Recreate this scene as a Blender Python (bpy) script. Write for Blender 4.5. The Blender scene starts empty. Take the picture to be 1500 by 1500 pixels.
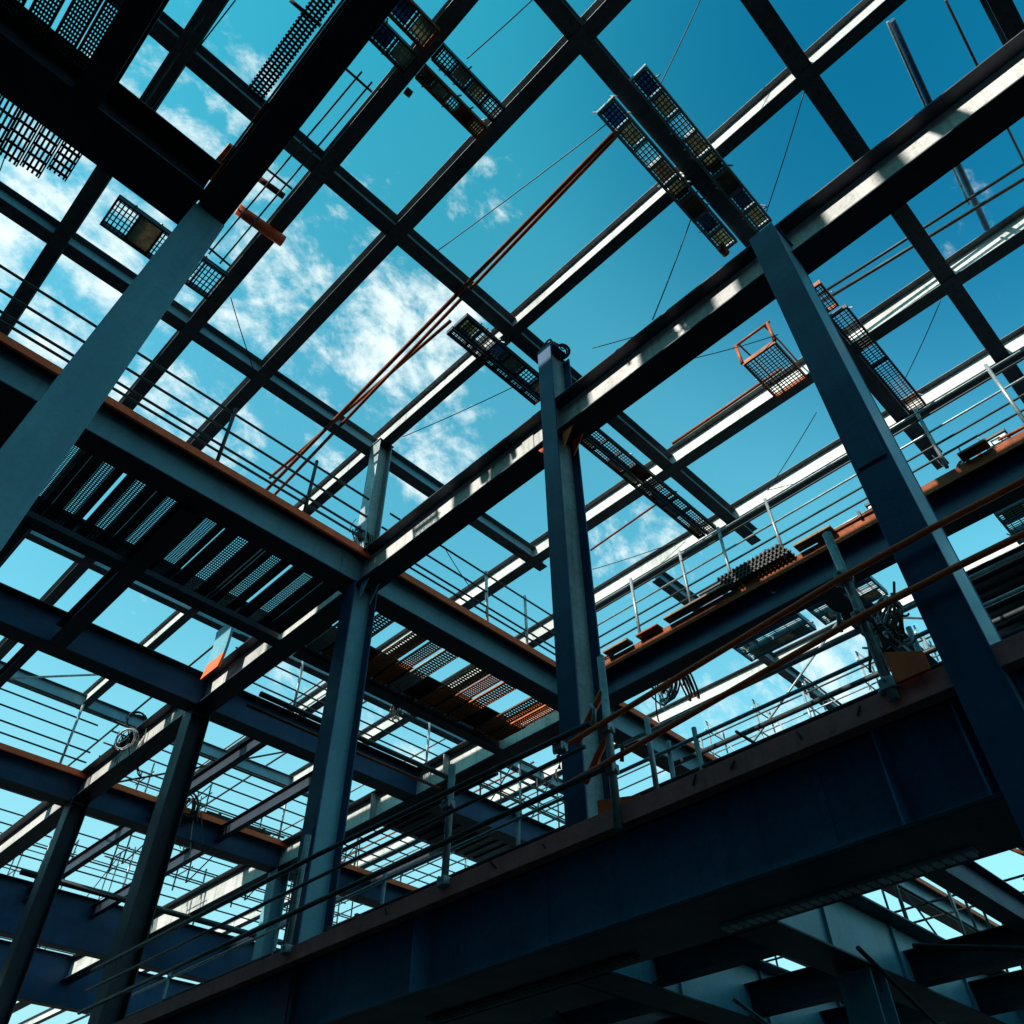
import bpy, bmesh, math, random
from mathutils import Vector, Matrix
random.seed(11)
S = 8.0            # metres per grid unit
EYE = 1.6          # camera height
sc = bpy.context.scene
col = sc.collection

# ------------------------------------------------------------------ camera
VZ = Vector((-0.01113168667848648, -0.7044039504546549, 0.7097120262018729))
VY = Vector((-0.7063967294188633, 0.5078854214046051, 0.49300715957377306))
VX = Vector((0.7077285823096485, 0.49585025290761187, 0.5032422681705425))
FPX = 1206.43
right = Vector((VX[0], VY[0], VZ[0])); up = -Vector((VX[1], VY[1], VZ[1])); back = -Vector((VX[2], VY[2], VZ[2]))
cam_d = bpy.data.cameras.new('camera'); cam = bpy.data.objects.new('camera', cam_d); col.objects.link(cam)
m = Matrix((right, up, back)).transposed().to_4x4(); m.translation = Vector((0, 0, EYE)); cam.matrix_world = m
cam_d.sensor_width = 36; cam_d.sensor_fit = 'HORIZONTAL'; cam_d.lens = FPX / 1500 * 36
cam_d.clip_end = 5000; cam_d.clip_start = 0.05
sc.camera = cam
sc.render.resolution_x = 1024; sc.render.resolution_y = 1024

# surveying helpers: the grid point that lies on a sight line, on a given plane (grid units)
def ray(x, y):
    d = Vector(((x - 750) / FPX, (y - 750) / FPX, 1.0))
    return Vector((d.dot(VX), d.dot(VY), d.dot(VZ)))
def hz(x, y, z): r = ray(x, y); return r * (z / r.z)
def hx(x, y, X): r = ray(x, y); return r * (X / r.x)
def hy(x, y, Y): r = ray(x, y); return r * (Y / r.y)
def W(p): return Vector((p[0] * S, p[1] * S, p[2] * S + EYE))

# ------------------------------------------------------------------ materials
def mat(name, base, rough=0.5, metal=0.0, var=None, vscale=3.0, vamt=0.5, rust=None, rust_t=0.62, rust_scale=1.2, bump=0.15, bscale=40, stretch=None, spec=0.28, grime=1.0):
    M = bpy.data.materials.new(name); M.use_nodes = True
    nt = M.node_tree; N = nt.nodes; Lk = nt.links; b = N['Principled BSDF']
    tc = N.new('ShaderNodeTexCoord'); src = tc.outputs['Object']
    if stretch:
        mp = N.new('ShaderNodeMapping'); mp.inputs['Scale'].default_value = stretch; Lk.new(src, mp.inputs['Vector']); src = mp.outputs['Vector']
    n1 = N.new('ShaderNodeTexNoise'); n1.inputs['Scale'].default_value = vscale; n1.inputs['Detail'].default_value = 8; n1.inputs['Roughness'].default_value = 0.65; Lk.new(src, n1.inputs['Vector'])
    r1 = N.new('ShaderNodeValToRGB'); r1.color_ramp.elements[0].position = 0.35; r1.color_ramp.elements[1].position = 0.7
    r1.color_ramp.elements[0].color = (*base, 1); v = var or tuple(c * 0.6 for c in base); r1.color_ramp.elements[1].color = (*v, 1)
    Lk.new(n1.outputs['Fac'], r1.inputs['Fac']); out = r1.outputs['Color']
    rr = N.new('ShaderNodeMapRange'); rr.inputs['To Min'].default_value = rough - 0.1; rr.inputs['To Max'].default_value = min(1, rough + 0.15); Lk.new(n1.outputs['Fac'], rr.inputs['Value'])
    if rust:
        n2 = N.new('ShaderNodeTexNoise'); n2.inputs['Scale'].default_value = rust_scale; n2.inputs['Detail'].default_value = 12; n2.inputs['Roughness'].default_value = 0.75; n2.inputs['Distortion'].default_value = 0.3; Lk.new(src, n2.inputs['Vector'])
        r2 = N.new('ShaderNodeValToRGB'); r2.color_ramp.elements[0].position = rust_t; r2.color_ramp.elements[1].position = rust_t + 0.07
        Lk.new(n2.outputs['Fac'], r2.inputs['Fac'])
        mx = N.new('ShaderNodeMix'); mx.data_type = 'RGBA'; Lk.new(r2.outputs['Color'], mx.inputs[0]); Lk.new(out, mx.inputs[6]); mx.inputs[7].default_value = (*rust, 1); out = mx.outputs[2]
    if grime:
        for sc_, loc_, lo_, amt in (((9, 9, .5), 1.0, .52, .45), ((22, 22, 22), 1.0, .45, .28), ((.8, .8, .8), 2.0, .42, .35)):
            m2 = N.new('ShaderNodeMapping'); m2.inputs['Scale'].default_value = sc_; m2.inputs['Location'].default_value = (loc_, .3, .7); Lk.new(tc.outputs['Object'], m2.inputs['Vector'])
            ng = N.new('ShaderNodeTexNoise'); ng.inputs['Scale'].default_value = 1; ng.inputs['Detail'].default_value = 6; ng.inputs['Roughness'].default_value = .6; Lk.new(m2.outputs[0], ng.inputs['Vector'])
            mg = N.new('ShaderNodeMapRange'); mg.inputs['From Min'].default_value = lo_; mg.inputs['From Max'].default_value = lo_ + .22; mg.inputs['To Min'].default_value = 1; mg.inputs['To Max'].default_value = 1 - amt * grime; Lk.new(ng.outputs['Fac'], mg.inputs['Value'])
            mm = N.new('ShaderNodeMix'); mm.data_type = 'RGBA'; mm.blend_type = 'MULTIPLY'; mm.inputs[0].default_value = 1; Lk.new(out, mm.inputs[6]); Lk.new(mg.outputs[0], mm.inputs[7]); out = mm.outputs[2]
    Lk.new(out, b.inputs['Base Color']); Lk.new(rr.outputs['Result'], b.inputs['Roughness'])
    b.inputs['Metallic'].default_value = metal; b.inputs['Specular IOR Level'].default_value = spec
    n3 = N.new('ShaderNodeTexNoise'); n3.inputs['Scale'].default_value = bscale; n3.inputs['Detail'].default_value = 4; Lk.new(tc.outputs['Object'], n3.inputs['Vector'])
    bp = N.new('ShaderNodeBump'); bp.inputs['Strength'].default_value = bump; bp.inputs['Distance'].default_value = 0.01; Lk.new(n3.outputs['Fac'], bp.inputs['Height']); Lk.new(bp.outputs['Normal'], b.inputs['Normal'])
    return M
RUST = (0.16, 0.045, 0.015)
steel = mat('steel_blue_paint', (0.14, 0.34, 0.43), 0.38, var=(0.10, 0.27, 0.36), vscale=.8, rust=RUST, rust_t=0.66, rust_scale=1.2, grime=.45, spec=.4, bump=.08)
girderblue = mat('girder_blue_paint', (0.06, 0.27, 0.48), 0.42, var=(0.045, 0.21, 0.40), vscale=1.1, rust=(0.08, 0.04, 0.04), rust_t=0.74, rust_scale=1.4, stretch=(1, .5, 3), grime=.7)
dark = mat('steel_dark_underside_shade', (0.024, 0.034, 0.055), 0.45, var=(0.016, 0.022, 0.038), vscale=2, rust=(0.06, 0.025, 0.015), rust_t=0.68)  # near-black colour carries the shade under flanges and decks
navy = mat('steel_navy_and_shade', (0.018, 0.072, 0.16), 0.45, var=(0.011, 0.05, 0.12), vscale=1.0, rust=(0.22, 0.06, 0.025), rust_t=0.66, rust_scale=1.2, stretch=(1, 0.5, 2.5), grime=.6, spec=.2)  # navy paint that also puts the shade of column flanges and webs into colour
roofm = mat('roof_steel_paint', (0.30, 0.36, 0.38), 0.45, var=(0.2, 0.25, 0.27), vscale=2.2, rust=RUST, rust_t=0.66)
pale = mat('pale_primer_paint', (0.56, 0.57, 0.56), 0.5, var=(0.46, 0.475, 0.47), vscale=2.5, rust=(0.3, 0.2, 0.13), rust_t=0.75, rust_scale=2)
midd = mat('roof_underside_shade', (0.11, 0.135, 0.15), 0.45, var=(0.07, 0.085, 0.10), vscale=2, rust=(0.10, 0.04, 0.02), rust_t=0.68)  # darker copy of the roof steel, shade of the undersides put into its colour
red = mat('red_oxide_primer', (0.92, 0.15, 0.04), 0.6, var=(0.72, 0.10, 0.03), vscale=3, rust=(0.16, 0.05, 0.035), rust_t=0.66, rust_scale=2.5, grime=.35)
maroon = mat('weathered_red_brown_edge', (0.66, 0.20, 0.18), 0.65, var=(0.46, 0.14, 0.13), vscale=5, rust=(0.12, 0.05, 0.05), rust_t=0.62, rust_scale=5, grime=.5)
rustm = mat('rusty_steel', (0.30, 0.075, 0.025), 0.75, var=(0.17, 0.045, 0.018), vscale=6)
orange = mat('orange_paint', (0.42, 0.095, 0.025), 0.55, var=(0.22, 0.055, 0.02), vscale=6)
yellow = mat('yellow_paint', (0.8, 0.35, 0.03), 0.5)
warmrust = mat('rust_plank_sunglow', (0.62, 0.17, 0.05), 0.7, var=(0.40, 0.10, 0.03), vscale=5)  # rust, brightened to stand for sun glowing through the planks
galv = mat('galvanised_tube', (0.36, 0.42, 0.44), 0.4, metal=0.4, var=(0.24, 0.29, 0.31), vscale=8, rust=(0.16, 0.09, 0.05), rust_t=0.68, rust_scale=4)
darktube = mat('dark_tube', (0.05, 0.06, 0.065), 0.5, metal=0.2, vscale=8)
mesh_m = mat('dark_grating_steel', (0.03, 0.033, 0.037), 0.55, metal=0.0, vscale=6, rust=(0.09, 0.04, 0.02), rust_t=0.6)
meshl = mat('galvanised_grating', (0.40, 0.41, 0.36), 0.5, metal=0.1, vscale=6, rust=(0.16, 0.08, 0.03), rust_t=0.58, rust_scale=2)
wood = mat('scaffold_board', (0.30, 0.21, 0.12), 0.75, var=(0.18, 0.125, 0.08), vscale=6, stretch=(6, 0.6, 6))
rubber = mat('black_cable', (0.02, 0.02, 0.022), 0.5)
white_s = mat('plastic_sheet', (0.7, 0.74, 0.74), 0.35, vscale=9)
asphalt = mat('asphalt', (0.055, 0.055, 0.055), 0.9, vscale=2)
concrete = mat('concrete_wall', (0.16, 0.18, 0.21), 0.85, var=(0.12, 0.135, 0.16), vscale=0.6)
glassm = mat('window_glass', (0.03, 0.04, 0.05), 0.12)

def sheet(name, c, tr):
    M = mat(name, c, .6, var=tuple(x * .6 for x in c), vscale=5); nt = M.node_tree; N = nt.nodes; b = N['Principled BSDF']; t = N.new('ShaderNodeBsdfTranslucent')
    lk = [l for l in nt.links if l.to_socket == b.inputs['Base Color']][0].from_socket; nt.links.new(lk, t.inputs['Color'])
    mx = N.new('ShaderNodeMixShader'); mx.inputs[0].default_value = tr; nt.links.new(b.outputs[0], mx.inputs[1]); nt.links.new(t.outputs[0], mx.inputs[2]); nt.links.new(mx.outputs[0], N['Material Output'].inputs['Surface']); return M
olive_s = sheet('dusty_olive_sheet', (.42, .44, .33), .6); blue_s = sheet('blue_tarpaulin', (.08, .22, .42), .5); tan_s = sheet('tan_sheet', (.50, .43, .32), .5)
# ------------------------------------------------------------------ mesh helpers (metres)
class MB:
    def __init__(s): s.bm = bmesh.new()
    def box(s, lo, hi, bev=0.0):
        lo = Vector(lo); hi = Vector(hi)
        r = bmesh.ops.create_cube(s.bm, size=1.0); c = (lo + hi) / 2; d = hi - lo
        for v in r['verts']: v.co = Vector((v.co.x * d.x, v.co.y * d.y, v.co.z * d.z)) + c
        return r['verts']
    def bar(s, a, b, w, h, upv=(0, 0, 1)):       # rectangular bar between two points
        a = Vector(a); b = Vector(b); d = (b - a); L = d.length
        if L < 1e-5: return
        d.normalize(); u = Vector(upv)
        if abs(d.dot(u)) > .98: u = Vector((1, 0, 0))
        r = d.cross(u).normalized(); u = r.cross(d).normalized()
        q = bmesh.ops.create_cube(s.bm, size=1.0)
        for v in q['verts']: v.co = (a + b) / 2 + d * (v.co.x * L) + r * (v.co.y * w) + u * (v.co.z * h)
    def tube(s, a, b, r, n=10, r2=None):
        a = Vector(a); b = Vector(b); d = b - a
        if d.length < 1e-5: return
        q = bmesh.ops.create_cone(s.bm, cap_ends=True, segments=n, radius1=r, radius2=r if r2 is None else r2, depth=d.length)
        R = d.to_track_quat('Z', 'Y').to_matrix()
        for v in q['verts']: v.co = R @ v.co + (a + b) / 2
    def path(s, pts, r, n=8):
        pts = [Vector(p) for p in pts]; rings = []
        for i, p in enumerate(pts):
            d = (pts[min(i + 1, len(pts) - 1)] - pts[max(i - 1, 0)]).normalized()
            u = Vector((0, 0, 1)) if abs(d.z) < .95 else Vector((1, 0, 0))
            x = d.cross(u).normalized(); y = x.cross(d).normalized()
            rings.append([s.bm.verts.new(p + x * (r * math.cos(2 * math.pi * k / n)) + y * (r * math.sin(2 * math.pi * k / n))) for k in range(n)])
        for a, b in zip(rings, rings[1:]):
            for k in range(n): s.bm.faces.new((a[k], a[(k + 1) % n], b[(k + 1) % n], b[k]))
        s.bm.faces.new(rings[0][::-1]); s.bm.faces.new(rings[-1])
    def build(s, name, m_, parent=None, smooth=False, bevel=0.0, kind=None):
        bmesh.ops.recalc_face_normals(s.bm, faces=s.bm.faces)
        me = bpy.data.meshes.new(name); s.bm.to_mesh(me); s.bm.free()
        if smooth:
            for p in me.polygons: p.use_smooth = len(p.vertices) == 4
        me.materials.append(m_); o = bpy.data.objects.new(name, me); col.objects.link(o)
        if parent:
            o.parent = parent; o.matrix_parent_inverse = Matrix.Translation(-parent.location)
        if bevel:
            md = o.modifiers.new('bevel', 'BEVEL'); md.width = bevel; md.segments = 2; md.limit_method = 'ANGLE'
        if kind: o['kind'] = kind
        return o
def tag(o, label, cat, group=None, kind=None):
    o['label'] = label; o['category'] = cat
    if group: o['group'] = group
    if kind: o['kind'] = kind
    return o
def thing(name, label, cat, loc, group=None):
    o = bpy.data.objects.new(name, None); col.objects.link(o); o.location = loc; o.empty_display_size = .2
    return tag(o, label, cat, group)

# ------------------------------------------------------------------ steelwork (grid units in, metres built)
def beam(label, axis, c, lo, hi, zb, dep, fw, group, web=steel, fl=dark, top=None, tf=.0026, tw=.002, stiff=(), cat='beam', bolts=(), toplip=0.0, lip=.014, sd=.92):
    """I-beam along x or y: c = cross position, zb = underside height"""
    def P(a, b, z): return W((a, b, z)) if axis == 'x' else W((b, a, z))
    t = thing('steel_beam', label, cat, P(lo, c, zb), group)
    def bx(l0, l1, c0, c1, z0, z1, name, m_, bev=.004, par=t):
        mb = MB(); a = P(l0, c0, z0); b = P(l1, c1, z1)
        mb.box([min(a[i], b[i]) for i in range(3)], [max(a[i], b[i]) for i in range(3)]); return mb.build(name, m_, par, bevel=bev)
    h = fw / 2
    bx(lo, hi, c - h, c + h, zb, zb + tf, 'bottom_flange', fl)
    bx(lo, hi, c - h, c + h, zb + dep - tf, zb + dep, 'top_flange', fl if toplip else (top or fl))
    if toplip: bx(lo, hi, c - h - toplip, c - h - .0004, zb + dep - lip, zb + dep + .002, 'edge_plate', top)
    wb = bx(lo, hi, c - tw / 2, c + tw / 2, zb + tf, zb + dep - tf, 'web', web, 0)
    for s in stiff:
        mb = MB()
        for sg in (-1, 1):
            a = P(s - .0009, c + sg * (tw / 2), zb + tf); b = P(s + .0009, c + sg * h * sd, zb + dep - tf)
            mb.box([min(a[i], b[i]) for i in range(3)], [max(a[i], b[i]) for i in range(3)])
        mb.build('stiffener_plate', web, t, bevel=0)
    for s in bolts:                                   # splice plate with bolt heads on both sides of the web
        for sg in (-1, 1):
            pl = bx(s - .013, s + .013, c + sg * tw / 2, c + sg * (tw / 2 + .0016), zb + tf * 2.2, zb + dep - tf * (2.2 if not toplip else 4), 'splice_plate', web, .002)
            mb = MB(); n = 4
            for i in range(4):
                for j in range(n):
                    a = P(s - .0095 + .0063 * i, c + sg * (tw / 2 + .0016), zb + dep * (.2 + .6 * j / (n - 1)))
                    b = P(s - .0095 + .0063 * i, c + sg * (tw / 2 + .0034), zb + dep * (.2 + .6 * j / (n - 1)))
                    mb.tube(a, b, .014 if dep < .09 else .019, 6)
            o = mb.build('bolt_heads', galv, pl); o.matrix_parent_inverse = Matrix.Translation(-t.location)
    return t
def column(label, x, y, z0, z1, w=.046, d=.044, face='x', web=steel, fl=steel, group='steel columns', cap=True, foot=True, foot_m=red, splice=(), side=None, brackets=None):
    t = thing('steel_column', label, 'column', W((x, y, z0)), group)
    tf = .003; tw = .0022
    def bx(x0, x1, y0, y1, za, zb, name, m_, bev=.005):
        mb = MB(); mb.box(W((x0, y0, za)), W((x1, y1, zb))); return mb.build(name, m_, t, bevel=bev)
    for sg in (-1, 1):
        if face == 'x': bx(min(x + sg * d / 2, x + sg * (d / 2 - tf)), max(x + sg * d / 2, x + sg * (d / 2 - tf)), y - w / 2, y + w / 2, z0, z1, 'flange', fl)
        else: bx(x - w / 2, x + w / 2, min(y + sg * d / 2, y + sg * (d / 2 - tf)), max(y + sg * d / 2, y + sg * (d / 2 - tf)), z0, z1, 'flange', fl)
    if face == 'x': bx(x - d / 2 + tf, x + d / 2 - tf, y - tw / 2, y + tw / 2, z0, z1, 'web', web, 0)
    else: bx(x - tw / 2, x + tw / 2, y - d / 2 + tf, y + d / 2 - tf, z0, z1, 'web', web, 0)
    if side:
        for sg in (-1, 1): bx(x - d / 2 + tf + .0003, x + d / 2 - tf - .0003, min(y + sg * w / 2 * .97, y + sg * w / 2 * .88), max(y + sg * w / 2 * .97, y + sg * w / 2 * .88), z0, z1, 'side_plate', side, 0)
    if foot: bx(x - w * .75, x + w * .75, y - w * .75, y + w * .75, z0 - .003, z0 - .0002, 'base_plate', foot_m)
    if cap: bx(x - w * .58, x + w * .58, y - w * .58, y + w * .58, z1, z1 + .0025, 'cap_plate', fl)
    if brackets:
        for sg in (-1, 1):
            for xo in (-.012, .012):
                mb = MB(); pts = [(y + sg * w / 2, z1 if z1 < 1.05 else .9975), (y + sg * (w / 2 + .022), z1 if z1 < 1.05 else .9975), (y + sg * w / 2, .962)]
                f = [mb.bm.verts.new(W((x + xo - .0008, p[0], p[1] - .0005))) for p in pts] + [mb.bm.verts.new(W((x + xo + .0008, p[0], p[1] - .0005))) for p in pts]
                for qd in ((0, 1, 2), (5, 4, 3), (0, 3, 4, 1), (1, 4, 5, 2), (2, 5, 3, 0)): mb.bm.faces.new([f[i] for i in qd])
                mb.build('seat_bracket', brackets, t)
    for s in splice:
        p = bx(x - d / 2 - .0022, x - d / 2, y - w * .4, y + w * .4, s - .03, s + .03, 'splice_plate', fl, .002)
        mb = MB()
        for i in (-1, 1):
            for j in range(6):
                a = W((x - d / 2 - .0022, y + i * w * .25, s - .024 + .0096 * j)); mb.tube(a, a + Vector((-.018, 0, 0)), .015, 6)
        o = mb.build('bolt_heads', galv, p); o.matrix_parent_inverse = Matrix.Translation(-t.location)
    return t
def pipe(name, label, cat, a, b, r, m_, group=None, n=12):
    a = W(a); b = W(b); mb = MB(); mb.tube(Vector(), b - a, r, n); o = mb.build(name, m_, None, smooth=True); o.location = a
    return tag(o, label, cat, group)
def cable(label, a, b, r=.008, sag=0.0, m_=None, name='cable', group='thin cables across the sky', cat='cable'):
    a = W(a); b = W(b); mb = MB(); pts = []
    for i in range(13):
        t = i / 12; p = (b - a) * t; p.z -= sag * 4 * t * (1 - t); pts.append(p)
    mb.path(pts, r, 6); o = mb.build(name, m_ or rubber, None, smooth=True); o.location = a
    return tag(o, label, cat, group)
def ordn(i): return ['first', 'second', 'third', 'fourth', 'fifth', 'sixth', 'seventh', 'eighth', 'ninth', 'tenth', 'eleventh', 'twelfth', 'thirteenth', 'fourteenth', 'fifteenth', 'sixteenth', 'seventeenth', 'eighteenth', 'nineteenth', 'twentieth'][i]

def railing(label, a, b, heights, posts, m_rail=darktube, m_post=galv, r=.022, rp=.028, over=.02, kick=True, group='guard rails on the steelwork', wob=.0):
    """guard rail from a to b (grid units), rails at heights, posts at fractions"""
    A = W(a); B = W(b); d = (B - A).normalized(); t = thing('guard_rail', label, 'guard rail', A, group)
    for k, h in enumerate(heights):
        mb = MB(); z = Vector((0, 0, h * S)); w = random.uniform(-wob, wob)
        mb.tube(A + z - d * over * S * random.random(), B + z + Vector((0, 0, w)) + d * over * S * random.random(), r, 8); mb.build('rail', m_rail if not isinstance(m_rail, (list, tuple)) else m_rail[k], t, smooth=True)
    for f in posts:
        mb = MB(); p = A.lerp(B, f); mb.tube(p, p + Vector((random.uniform(-.03, .03), random.uniform(-.03, .03), (max(heights) + .012) * S)), rp, 8); o = mb.build('post', m_post, t, smooth=True)
        mb = MB()
        for h in heights: mb.tube(p + Vector((0, 0, h * S - .035)), p + Vector((0, 0, h * S + .035)), rp * 1.5, 8)
        q = mb.build('coupler', galv, o); q.matrix_parent_inverse = Matrix.Translation(-t.location)
    return t

def grating(mb, o, u, v, nl, nr, wl, wr, th=.010):
    """bars: nl long bars along u, nr rungs along v, from corner o (metres)"""
    n = u.cross(v).normalized()
    for i in range(nl):
        p = o + v * ((i + .5) / nl); mb.bar(p, p + u, wl, th, n)
    for j in range(nr):
        p = o + u * ((j + .5) / nr) + n * .004; mb.bar(p, p + v, wr, th * .8, n)
def plank(label, x, y0, y1, z, w, style, m_, group, axis='y'):
    """perforated steel plank: a thing of two edge channels and a punched deck"""
    L = (y1 - y0) * S; t = thing('perforated_plank', label, 'deck plank', W((x, y0, z)), group)
    mb = MB(); o = W((x - w / 2, y0, z)); u = Vector((0, L, 0)); v = Vector((w * S, 0, 0))
    if style == 'solid': mb.box(o, o + u + v + Vector((0, 0, .02)))
    else: grating(mb, o, u, v, style[0], style[1], style[2], style[3])
    mb.build('punched_sheet', m_, t)
    mb = MB()
    for q in (o, o + v): mb.box(q + Vector((-.006, 0, -.012)), q + Vector((.006, L, .016)))
    mb.build('edge_channel', m_, t)
    return t
def walkway(label, x0, x1, y0, y1, z, group, m_=meshl, edge=rustm, solid=(), nseg=4, tilt=0, along='x', nl=5):
    """grated walkway bay: frame, gratings, a few solid cover sheets"""
    t = thing('walkway_panel', label, 'walkway', W((x0, y0, z)), group)
    a = W((x0, y0, z)); b = W((x1, y1, z)); L = b - a
    mb = MB(); w = .032
    mb.box((a.x, a.y, a.z - .05), (b.x, a.y + w, a.z + .05)); mb.box((a.x, b.y - w, a.z - .05), (b.x, b.y, a.z + .05))
    for i in range(nseg + 1):
        x = a.x + (L.x - w) * i / nseg; mb.box((x, a.y + w, a.z - .045), (x + w, b.y - w, a.z + .045))
    mb.build('frame', edge, t, bevel=.004)
    for i in range(nseg):
        xa = a.x + (L.x - w) * i / nseg + w; xb = a.x + (L.x - w) * (i + 1) / nseg
        dx = xb - xa; dy = L.y - 2 * w
        sheet_m = None
        if i in solid: sheet_m = (rustm, wood, tan_s, orange)[(i + nseg) % 4]
        elif m_ is meshl: sheet_m = (olive_s, None, blue_s, olive_s, None, tan_s)[(i + nseg) % 6]
        if sheet_m:
            mb = MB(); f = .0 if i in solid else .06; mb.box((xa + dx * f, a.y + w + dy * f, a.z + .012), (xb - dx * f, b.y - w - dy * f, a.z + .024)); mb.build('cover_sheet', sheet_m, t)
        if i not in solid:
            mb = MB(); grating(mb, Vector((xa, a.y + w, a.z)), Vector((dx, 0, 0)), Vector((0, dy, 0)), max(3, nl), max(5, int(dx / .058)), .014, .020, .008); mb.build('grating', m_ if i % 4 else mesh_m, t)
    for i in range(int(nseg * 1.3)):               # clips and stubs that hold the walkway to the flange
        x = a.x + L.x * random.random(); sgn = random.choice((0, 1)); y = a.y if sgn else b.y
        mb = MB(); mb.tube(Vector((x, y - .05, a.z - .02)), Vector((x + random.uniform(-.05, .05), y + .05, a.z + .10)), .012, 6); mb.build('clip', galv, t)
    return t

# ================================================================== SETTING
mb = MB(); mb.box((-900, -900, -.5), (900, 900, 0)); g = mb.build('ground', asphalt); g['kind'] = 'structure'
# unseen building added behind the viewpoint to shade the lower steel
t = thing('shade_building', 'unseen grey concrete building added to shade the lower steel, with shadow piers along its roof edge', 'building', (-4, 0, 0))
X0 = -.5 * S; ztop = 1.765 * S + EYE
mb = MB(); mb.box((X0 - 9, -30, 0), (X0, 40, ztop)); mb.build('shade_wall', concrete, t)
mb = MB(); mb.box((X0 - 9.2, -30.2, ztop + .001), (X0 - .3, 40.2, ztop + .15)); mb.build('roof', concrete, t)
SUN = Vector((-1, .15, .68))
for ya, yb in ((.311, .367), (.231, .267), (.052, .19), (.47, .56), (.745, .791), (.646, .697), (1.10, 1.2), (1.32, 1.38), (1.7, 1.78), (1.95, 2.1), (-.059, -.026), (-.5, -.36)):  # added piers, each placed to cast a shadow bar on the sunlit web
    k = 1.14 * .15
    mb = MB(); mb.box(((-.53) * S, (ya + k) * S, ztop + .15), ((-.5) * S, (yb + k) * S, ztop + .19 * S)); mb.build('shadow_pier', concrete, t)
for i in range(14):
    for j in range(4):
        mb = MB(); y = -26 + i * 4.6; z = 1.5 + j * 3.4; mb.box((X0 + .001, y, z), (X0 + .05, y + 1.6, z + 1.7)); w_ = mb.build('window', glassm, t)

# ================================================================== LEVEL 2 (main girders)
G2A = 'main girders of the middle floor running lower left to upper right'; G2B = 'main girders of the middle floor running upper left to lower right'
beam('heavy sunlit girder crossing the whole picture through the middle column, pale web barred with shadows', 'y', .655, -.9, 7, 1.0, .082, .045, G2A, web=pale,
     stiff=(), bolts=(.60, 1.13))
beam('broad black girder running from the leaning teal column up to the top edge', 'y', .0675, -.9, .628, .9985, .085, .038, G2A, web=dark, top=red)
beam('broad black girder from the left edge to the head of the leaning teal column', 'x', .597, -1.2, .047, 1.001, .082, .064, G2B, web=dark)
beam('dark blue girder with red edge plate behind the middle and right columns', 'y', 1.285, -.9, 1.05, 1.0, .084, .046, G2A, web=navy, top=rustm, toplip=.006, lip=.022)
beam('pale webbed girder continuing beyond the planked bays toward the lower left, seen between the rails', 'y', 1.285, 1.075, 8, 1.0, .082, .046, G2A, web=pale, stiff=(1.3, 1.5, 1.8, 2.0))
beam('far girder seen through the lower middle gaps, parallel to the sunlit one', 'y', 1.95, -.6, 8, 1.0, .08, .045, G2A, web=steel, stiff=(.6, 1.0, 1.5, 2.1))
beam('farthest long girder low in the picture behind the site clutter', 'y', 2.65, -.6, 8, 1.0, .08, .045, G2A, web=steel)
beam('teal girder with orange red top plate crossing left to centre behind the second column head', 'x', 1.052, -1.2, 6, 1.0025, .082, .045, G2B, web=steel, top=red, toplip=.006, bolts=(.62, .70, 1.25), stiff=())
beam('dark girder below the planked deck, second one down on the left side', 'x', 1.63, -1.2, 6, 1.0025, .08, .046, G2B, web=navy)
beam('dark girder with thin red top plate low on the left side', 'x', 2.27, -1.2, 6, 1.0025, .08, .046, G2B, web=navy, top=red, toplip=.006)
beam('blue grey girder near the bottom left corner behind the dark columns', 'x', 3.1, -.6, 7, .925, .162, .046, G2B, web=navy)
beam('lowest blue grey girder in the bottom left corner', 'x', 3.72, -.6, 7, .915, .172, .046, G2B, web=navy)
beam('small teal girder crossing behind the right hand rails', 'x', .43, 1.31, 6, 1.003, .07, .04, G2B, web=steel)
# secondary deck joists
GJ = 'dark joists under the middle floor'
beam('black trimmer along the lower edge of the planked deck on the left', 'x', 1.292, -.9, .632, .999, .05, .028, GJ, web=dark, fl=dark, cat='joist')
beam('black trimmer along the lower edge of the rusty planks right of the second column', 'x', 1.292, .68, 1.262, .999, .05, .028, GJ, web=dark, fl=dark, cat='joist')
beam('short black joist dividing the planked deck on the left in two', 'y', hz(241, 790, .995).x, 1.077, 1.606, .995, .05, .034, GJ, web=dark, fl=dark, cat='joist')
beam('slim black joist near the left edge between the deck and the girder below', 'y', .13, 1.302, 1.606, .996, .05, .02, GJ, web=dark, fl=dark, cat='joist')
beam('slim dark joist in the top left corner meeting the broad girder', 'y', -.105, -.6, .564, .997, .05, .030, GJ, web=dark, fl=dark, cat='joist')

# ================================================================== LEVEL 3 (roof grid)
G3A = 'roof grid members running lower left to upper right'; G3B = 'roof grid members running upper left to lower right'
for x, y0, y1, w, d, wm, lab in (
        (-.074, -.9, 2.56, .027, .045, roofm, 'leftmost roof member, dark with wires strung along it, crossing the top left corner'),
        (.192, -.9, 2.56, .028, .045, roofm, 'roof member just right of the broad black girder at top left'),
        (.355, -.9, 3.26, .028, .045, roofm, 'roof member crossing the cloudiest sky left of centre'),
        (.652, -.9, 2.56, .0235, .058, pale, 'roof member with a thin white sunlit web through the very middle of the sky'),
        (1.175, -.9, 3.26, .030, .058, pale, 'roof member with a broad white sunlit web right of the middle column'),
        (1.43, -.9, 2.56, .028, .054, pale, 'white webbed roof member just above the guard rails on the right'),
        (2.05, -.6, 8, .03, .05, pale, 'far roof member seen in the gaps under the dark blue girder'),
        (2.7, -.6, 8, .03, .05, roofm, 'farthest roof member behind the lower rails')):
    beam(lab, 'y', x, y0, y1, 1.418, d, w, G3A, web=wm, fl=midd, cat='roof beam', tf=.002, tw=.0015)
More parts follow.
